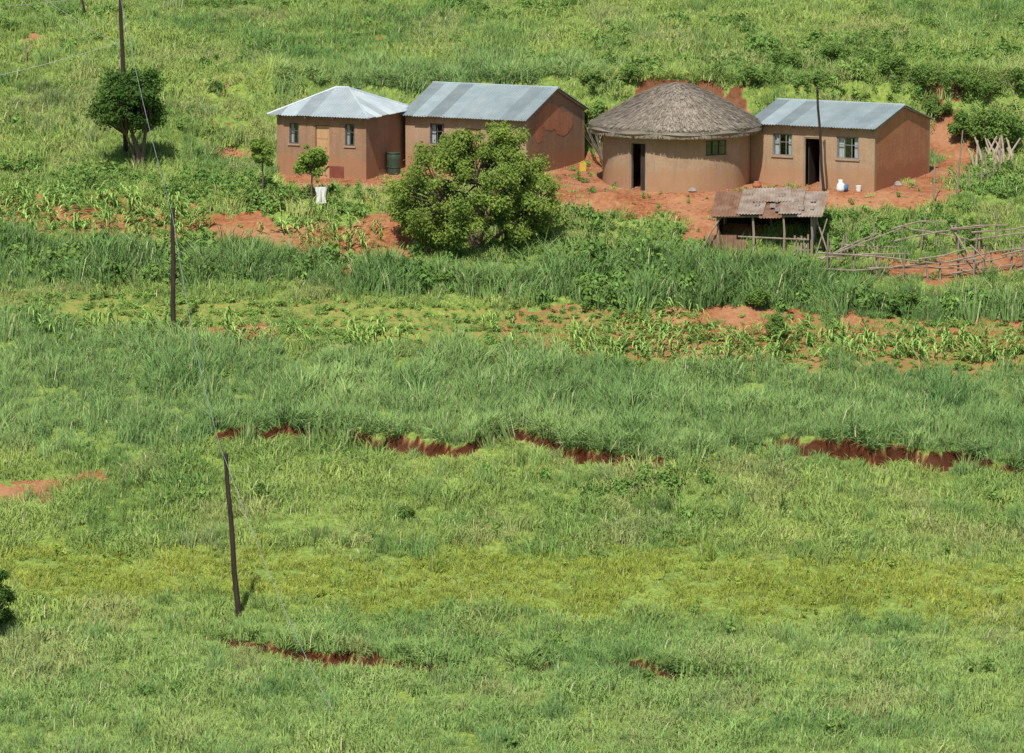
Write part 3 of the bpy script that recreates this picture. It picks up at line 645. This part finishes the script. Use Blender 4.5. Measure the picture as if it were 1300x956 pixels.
def cand(dens,x0=-33,x1=33,y0=151,y1=240):
    n=int(dens*(x1-x0)*(y1-y0)); x=rng.uniform(x0,x1,n); y=rng.uniform(y0,y1,n)
    keep=np.abs(x)<y*.1051*1.02+4
    x=x[keep]; y=y[keep]; z=zones(x,y)
    bad=np.hypot(x-HUT[0],y-HUT[1])<HUT[2]+.15
    for ox,oy,rz,w,d in FOOT:
        dx,dy=x-ox,y-oy; lx=dx*math.cos(-rz)-dy*math.sin(-rz); ly=dx*math.sin(-rz)+dy*math.cos(-rz)
        bad|=(lx>-.3)&(lx<w+.3)&(ly>-.35)&(ly<d+.3)
    ok=~bad; return x[ok],y[ok],{k:q[ok] for k,q in z.items()}
def rotscl(n,s,tilt=.15):
    return np.stack([rng.normal(size=n)*tilt,rng.normal(size=n)*tilt,rng.uniform(0,6.28,n)],1),np.stack([s,s,s*rng.uniform(.8,1.2,n)],1)
def cj(n,a=.11): return 1+rng.normal(size=(n,1))*a
def L3(k,a,b): return np.array(a)*(1-k)+np.array(b)*k
def tintmap(x,y,z):
    n=len(x); big=vnoise(x,y,6,61)[:,None]; med=vnoise(x,y,1.6,62)[:,None]; streak=vnoise(x*.35,y,1.0,63)[:,None]
    k=np.clip(1.6*(.42*big+.28*med+.3*streak-.5)+.5,0,1); c=L3(k,(.17,.30,.08),(.40,.50,.135))
    fg=sstep(770,820,z['v'])[:,None]; c=c*(1-fg)+L3(k,(.20,.34,.10),(.37,.49,.15))*fg
    dry=(vnoise(x,y,2.6,64)*.7+vnoise(x,y,.7,65)*.3>.66)[:,None]; c=np.where(dry,c*.55+np.array([.42,.42,.18])*.45,c)
    c=np.where(z['tall'][:,None],L3(k,(.14,.26,.085),(.29,.42,.14)),c)
    c=np.where(z['hedge'][:,None],L3(k,(.12,.22,.07),(.21,.33,.105)),c)
    c=np.where(z['yel'][:,None],L3(k,(.30,.38,.065),(.40,.45,.09)),c)
    return c*cj(n)
# short/mid grass
x,y,z=cand(7.5); n=len(x); p=rng.random(n)
keep=np.where(z['soil'],p<.035,True)&~z['face']&np.where(z['maize']|z['cult'],p<np.where(z['cg'],.5,.32),True)&np.where(z['tall']|z['hedge'],p<.35,True)&np.where(z['weed'],p<.5,True)
x,y,z=x[keep],y[keep],{k:q[keep] for k,q in z.items()}; n=len(x)
s=(.5+1.0*vnoise(x,y,1.3,71))*rng.uniform(.75,1.25,n); s=np.where(z['yel'],s*.65,s); s=np.where(z['maize']|z['cult']|z['soil'],s*.55,s)
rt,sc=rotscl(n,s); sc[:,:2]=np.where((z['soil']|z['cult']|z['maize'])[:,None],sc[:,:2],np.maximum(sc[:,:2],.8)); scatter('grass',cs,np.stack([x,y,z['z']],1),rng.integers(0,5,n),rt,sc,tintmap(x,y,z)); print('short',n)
# tall grass
x,y,z=cand(5.0); n=len(x); p=rng.random(n)
clus=vnoise(x,y,1.0,73)*.6+vnoise(x,y,3.5,74)*.4
keep=(~z['soil'])&(~z['face'])&((z['tall']&(p<.9))|(z['hedge'])|((clus>.57)&(p<.5)&~z['yel']&~z['maize']&~z['weed']&~z['cult'])|((z['yel'])&(p<.015)))
x2,y2,z2=cand(24); k2=z2['edge']&(~z2['cut'])&(rng.random(len(x2))<.6)
x=np.concatenate([x[keep],x2[k2]]);y=np.concatenate([y[keep],y2[k2]]); z={k:np.concatenate([z[k][keep],z2[k][k2]]) for k in z}; n=len(x)
s=(.4+.95*vnoise(x,y,1.1,75))*rng.uniform(.8,1.2,n); s=np.where(z['hedge'],s*1.15+.15,s); oth=~(z['tall']|z['hedge']); s=np.where(oth,s*.75,s); s=np.where(z['edge'],np.clip(s,.5,.85),s)
tn=tintmap(x,y,z); tn[oth&~z['edge']]*=np.array([.70,.80,.85])
rt,sc=rotscl(n,s,.12); ez=z['lip']; rt[ez,0]=.8+.25*rng.normal(size=ez.sum()); rt[ez,2]=rng.normal(size=ez.sum())*.4
scatter('tall_grass',ct,np.stack([x,y,z['z']],1),rng.integers(0,5,n),rt,sc,tn); print('tall',n)
# weeds
x,y,z=cand(12); n=len(x); p=rng.random(n)
row=(np.sin((y-.05*x)*2*math.pi/.95)>-.3)
bushy=(vnoise(x,y,2.2,83)*.6+vnoise(x,y,.8,84)*.4>.68)&(z['v']<130)
keep=(~z['face'])&(~z['cut'])&np.where(z['soil'],p<.06,(z['weed']&(p<.55))|(bushy&(p<.6))|(z['hedge']&(p<.42))|(z['yel']&(p<.2))|((z['cult']|z['maize'])&row&(vnoise(x,y,1.7,80)>.12))|(p<.012))
x,y,z=x[keep],y[keep],{k:q[keep] for k,q in z.items()}; n=len(x)
s=(.45+.9*vnoise(x,y,1.2,76))*rng.uniform(.7,1.3,n); s=np.where(z['hedge'],s*1.6,s); s=np.where(z['yel']|z['soil'],s*.5,s); s=np.where(z['maize']|z['cult'],np.clip(s,.6,1.1)*.72,s)
k=vnoise(x,y,2,77)[:,None]; c=L3(k,(.12,.23,.055),(.22,.34,.085)); c=np.where((z['cult']|z['maize'])[:,None],L3(k,(.16,.30,.07),(.27,.41,.10)),c); c=np.where(z['yel'][:,None],np.array([.30,.40,.08]),c)*cj(n,.15)
rt,sc=rotscl(n,s); sc[:,2]*=np.where(z['maize']|z['cult'],.7,1); scatter('weeds',cw,np.stack([x,y,z['z']],1),rng.integers(0,4,n),rt,sc,c); print('weeds',n)
# maize in rows
xs_=[];ys_=[]
for yy in np.arange(190,206.5,.62):
    q=np.arange(-30,30,.3); xs_.append(q+rng.normal(size=len(q))*.07); ys_.append(yy+.05*q+rng.normal(size=len(q))*.08)
x=np.concatenate(xs_);y=np.concatenate(ys_); z=zones(x,y); keep=z['maize']&(rng.random(len(x))<.85)&(vnoise(x,y,2.2,79)>.25)
x,y,z=x[keep],y[keep],{k:q[keep] for k,q in z.items()}; n=len(x)
rt,sc=rotscl(n,rng.uniform(.4,.95,n),.1); scatter('maize_crop',cm,np.stack([x,y,z['z']],1),rng.integers(0,4,n),rt,sc,np.array([.27,.42,.11])*cj(n,.15)); print('maize',n)
# ------------------------------------------------------------ yard clutter
def at_(u,v): return tuple(site(u,v))
b=at_(500,221); e=empty('green_water_drum',b); mb=MB(); mb.tube([(0,0,-.05),(0,0,.02),(0,0,.3),(0,0,.6),(0,0,.86),(0,0,.9)],[.28,.29,.31,.29,.30,.26],18); mb.tube([(0,0,.9),(0,0,.95)],[.31,.29],18); mb.tube([(0,0,.29),(0,0,.33)],.325,18); mb.obj('drum',[m_greenp],e,True)
b=at_(420,226); e=empty('metal_basin',b); mb=MB(); mb.tube([(0,0,.28),(0,.06,.29),(0,.16,.31)],[.28,.24,.16],18,0,.5,False); mb.add([(0+.16*math.cos(a),.16,.31+.16*math.sin(a)) for a in np.linspace(0,6.28,16,endpoint=False)],[tuple(range(16))]); mb.obj('basin',[m_wire],e)
b=at_(740,217); e=empty('yellow_jerrycan',b); mb=MB(); mb.box((-.14,-.1,0),(.14,.1,.36)); mb.tube([(.08,0,.36),(.08,0,.42)],.03,8); mb.tube([(-.1,0,.36),(-.06,0,.41),(.02,0,.41),(.04,0,.36)],.018,6); mb.obj('can',[m_yelp],e)
b=at_(1067,243); e=empty('white_sack_and_bucket',b); mb=MB(); mb.tube([(0,0,-.02),(0,0,.1),(.02,0,.3),(0,0,.42),(0,0,.5)],[.16,.2,.17,.08,.1],12,0); mb.tube([(.2,0,0),(.2,0,.28)],[.11,.15],14,1); mb.obj('sack_bucket',[m_whitep,m_bluep],e,True)
b=at_(961,240); e=empty('clay_pot',b); mb=MB(); mb.tube([(0,0,0),(0,0,.1),(0,0,.2),(0,0,.3),(0,0,.33)],[.1,.19,.2,.12,.13],14); mb.obj('pot',[m_mudred],e,True)
b=at_(1090,243); e=empty('white_bucket',b); mb=MB(); mb.tube([(0,0,0),(0,0,.24)],[.1,.13],14); mb.obj('pail',[m_whitep],e)
for u,v in ((1000,242),(940,234),(1140,236),(878,243)):
    b=at_(u,v); e=empty('stone',b); mb=MB(); r_=.1+.1*rng.random()
    mb.tube([(0,0,-.05),(0.02,0,.02),(0,.01,r_*.8),(.01,0,r_*1.2)],[r_*.9,r_*1.2,r_*.9,r_*.3],8); mb.obj('rock',[m_stone],e)
b=at_(408,266); e=empty('cloth_on_post',b); mb=MB(); mb.tube([(0,0,-.2),(.0,0,1.0)],.03,6); mb.tube([(-.3,0,.92),(.3,0,.95)],.02,5)
g8=[(x_,z_) for z_ in np.linspace(.95,.25,6) for x_ in np.linspace(-.22,.2,7)]
mb.add([(x_*(1+.15*math.sin(z_*9)),-.05+.04*math.sin(x_*25+z_*3),z_) for x_,z_ in g8],[(j*7+i,j*7+i+1,(j+1)*7+i+1,(j+1)*7+i) for j in range(5) for i in range(6)],1); mb.obj('cloth',[m_wood,m_whitep],e)
b=at_(1262,212); e=empty('wood_pile',b); mb=MB()
for i in range(22):
    x_=rng.uniform(-.9,.9); l=rng.uniform(.8,1.6); a=rng.uniform(-.5,.5); mb.tube([(x_,rng.uniform(-.3,.3),0),(x_+l*.4*math.sin(a),.2,l*.45),(x_+l*math.sin(a),.4,l*.85)],[.06,.05,.035],6,0,rng.random())
mb.obj('branches',[simple('pale_wood',(.30,.23,.165),(.45,.37,.28),5,.9)],e)
# loose stones and clods over the bare yard (one object)
mb=MB(); rs=np.random.default_rng(77); xx=rs.uniform(-11,19,2600); yy=rs.uniform(198,214,2600); zz=zones(xx,yy)
for X0,Y0,Z0,ok in zip(xx,yy,zz['z'],zz['soil']):
    if ok:
        q=rs.uniform(.02,.07); mb.tube([(X0,Y0,Z0-.02),(X0+q*.2,Y0,Z0+q*.5),(X0,Y0+q*.1,Z0+q)],[q,q*1.1,q*.4],5)
mb.obj('yard_stones',[simple('soil_clod',(.22,.09,.05),(.46,.28,.18),9,.95)])
# ------------------------------------------------------------ light, sky, camera
sd=Vector((-.25,-.97,0)).normalized(); el=math.radians(55); S=Vector((sd.x*math.cos(el),sd.y*math.cos(el),math.sin(el)))
sl_=bpy.data.lights.new('sun','SUN'); sl_.energy=5.0; sl_.angle=math.radians(.5); sl_.color=(1,.96,.88)
so=bpy.data.objects.new('sun',sl_); so.rotation_euler=S.to_track_quat('Z','Y').to_euler(); so.location=(0,150,80); scene.collection.objects.link(so)
w=bpy.data.worlds.new('World'); scene.world=w; w.use_nodes=True; nt=w.node_tree; nt.nodes.clear()
sk=nt.nodes.new('ShaderNodeTexSky'); sk.sky_type='NISHITA'; sk.sun_disc=False; sk.sun_elevation=el; sk.sun_rotation=math.atan2(sd.x,sd.y)
bg=nt.nodes.new('ShaderNodeBackground'); bg.inputs[1].default_value=.10; ow=nt.nodes.new('ShaderNodeOutputWorld')
nt.links.new(sk.outputs[0],bg.inputs[0]); nt.links.new(bg.outputs[0],ow.inputs[0])
cd=bpy.data.cameras.new('camera'); cd.sensor_fit='HORIZONTAL'; cd.angle=2*math.atan(650/F); cd.clip_start=1; cd.clip_end=3000
co=bpy.data.objects.new('camera',cd); co.location=(0,0,H); co.rotation_euler=(math.pi/2-PITCH,0,0); scene.collection.objects.link(co); scene.camera=co
scene.view_settings.view_transform='Standard'; scene.view_settings.look='None'; scene.view_settings.exposure=0
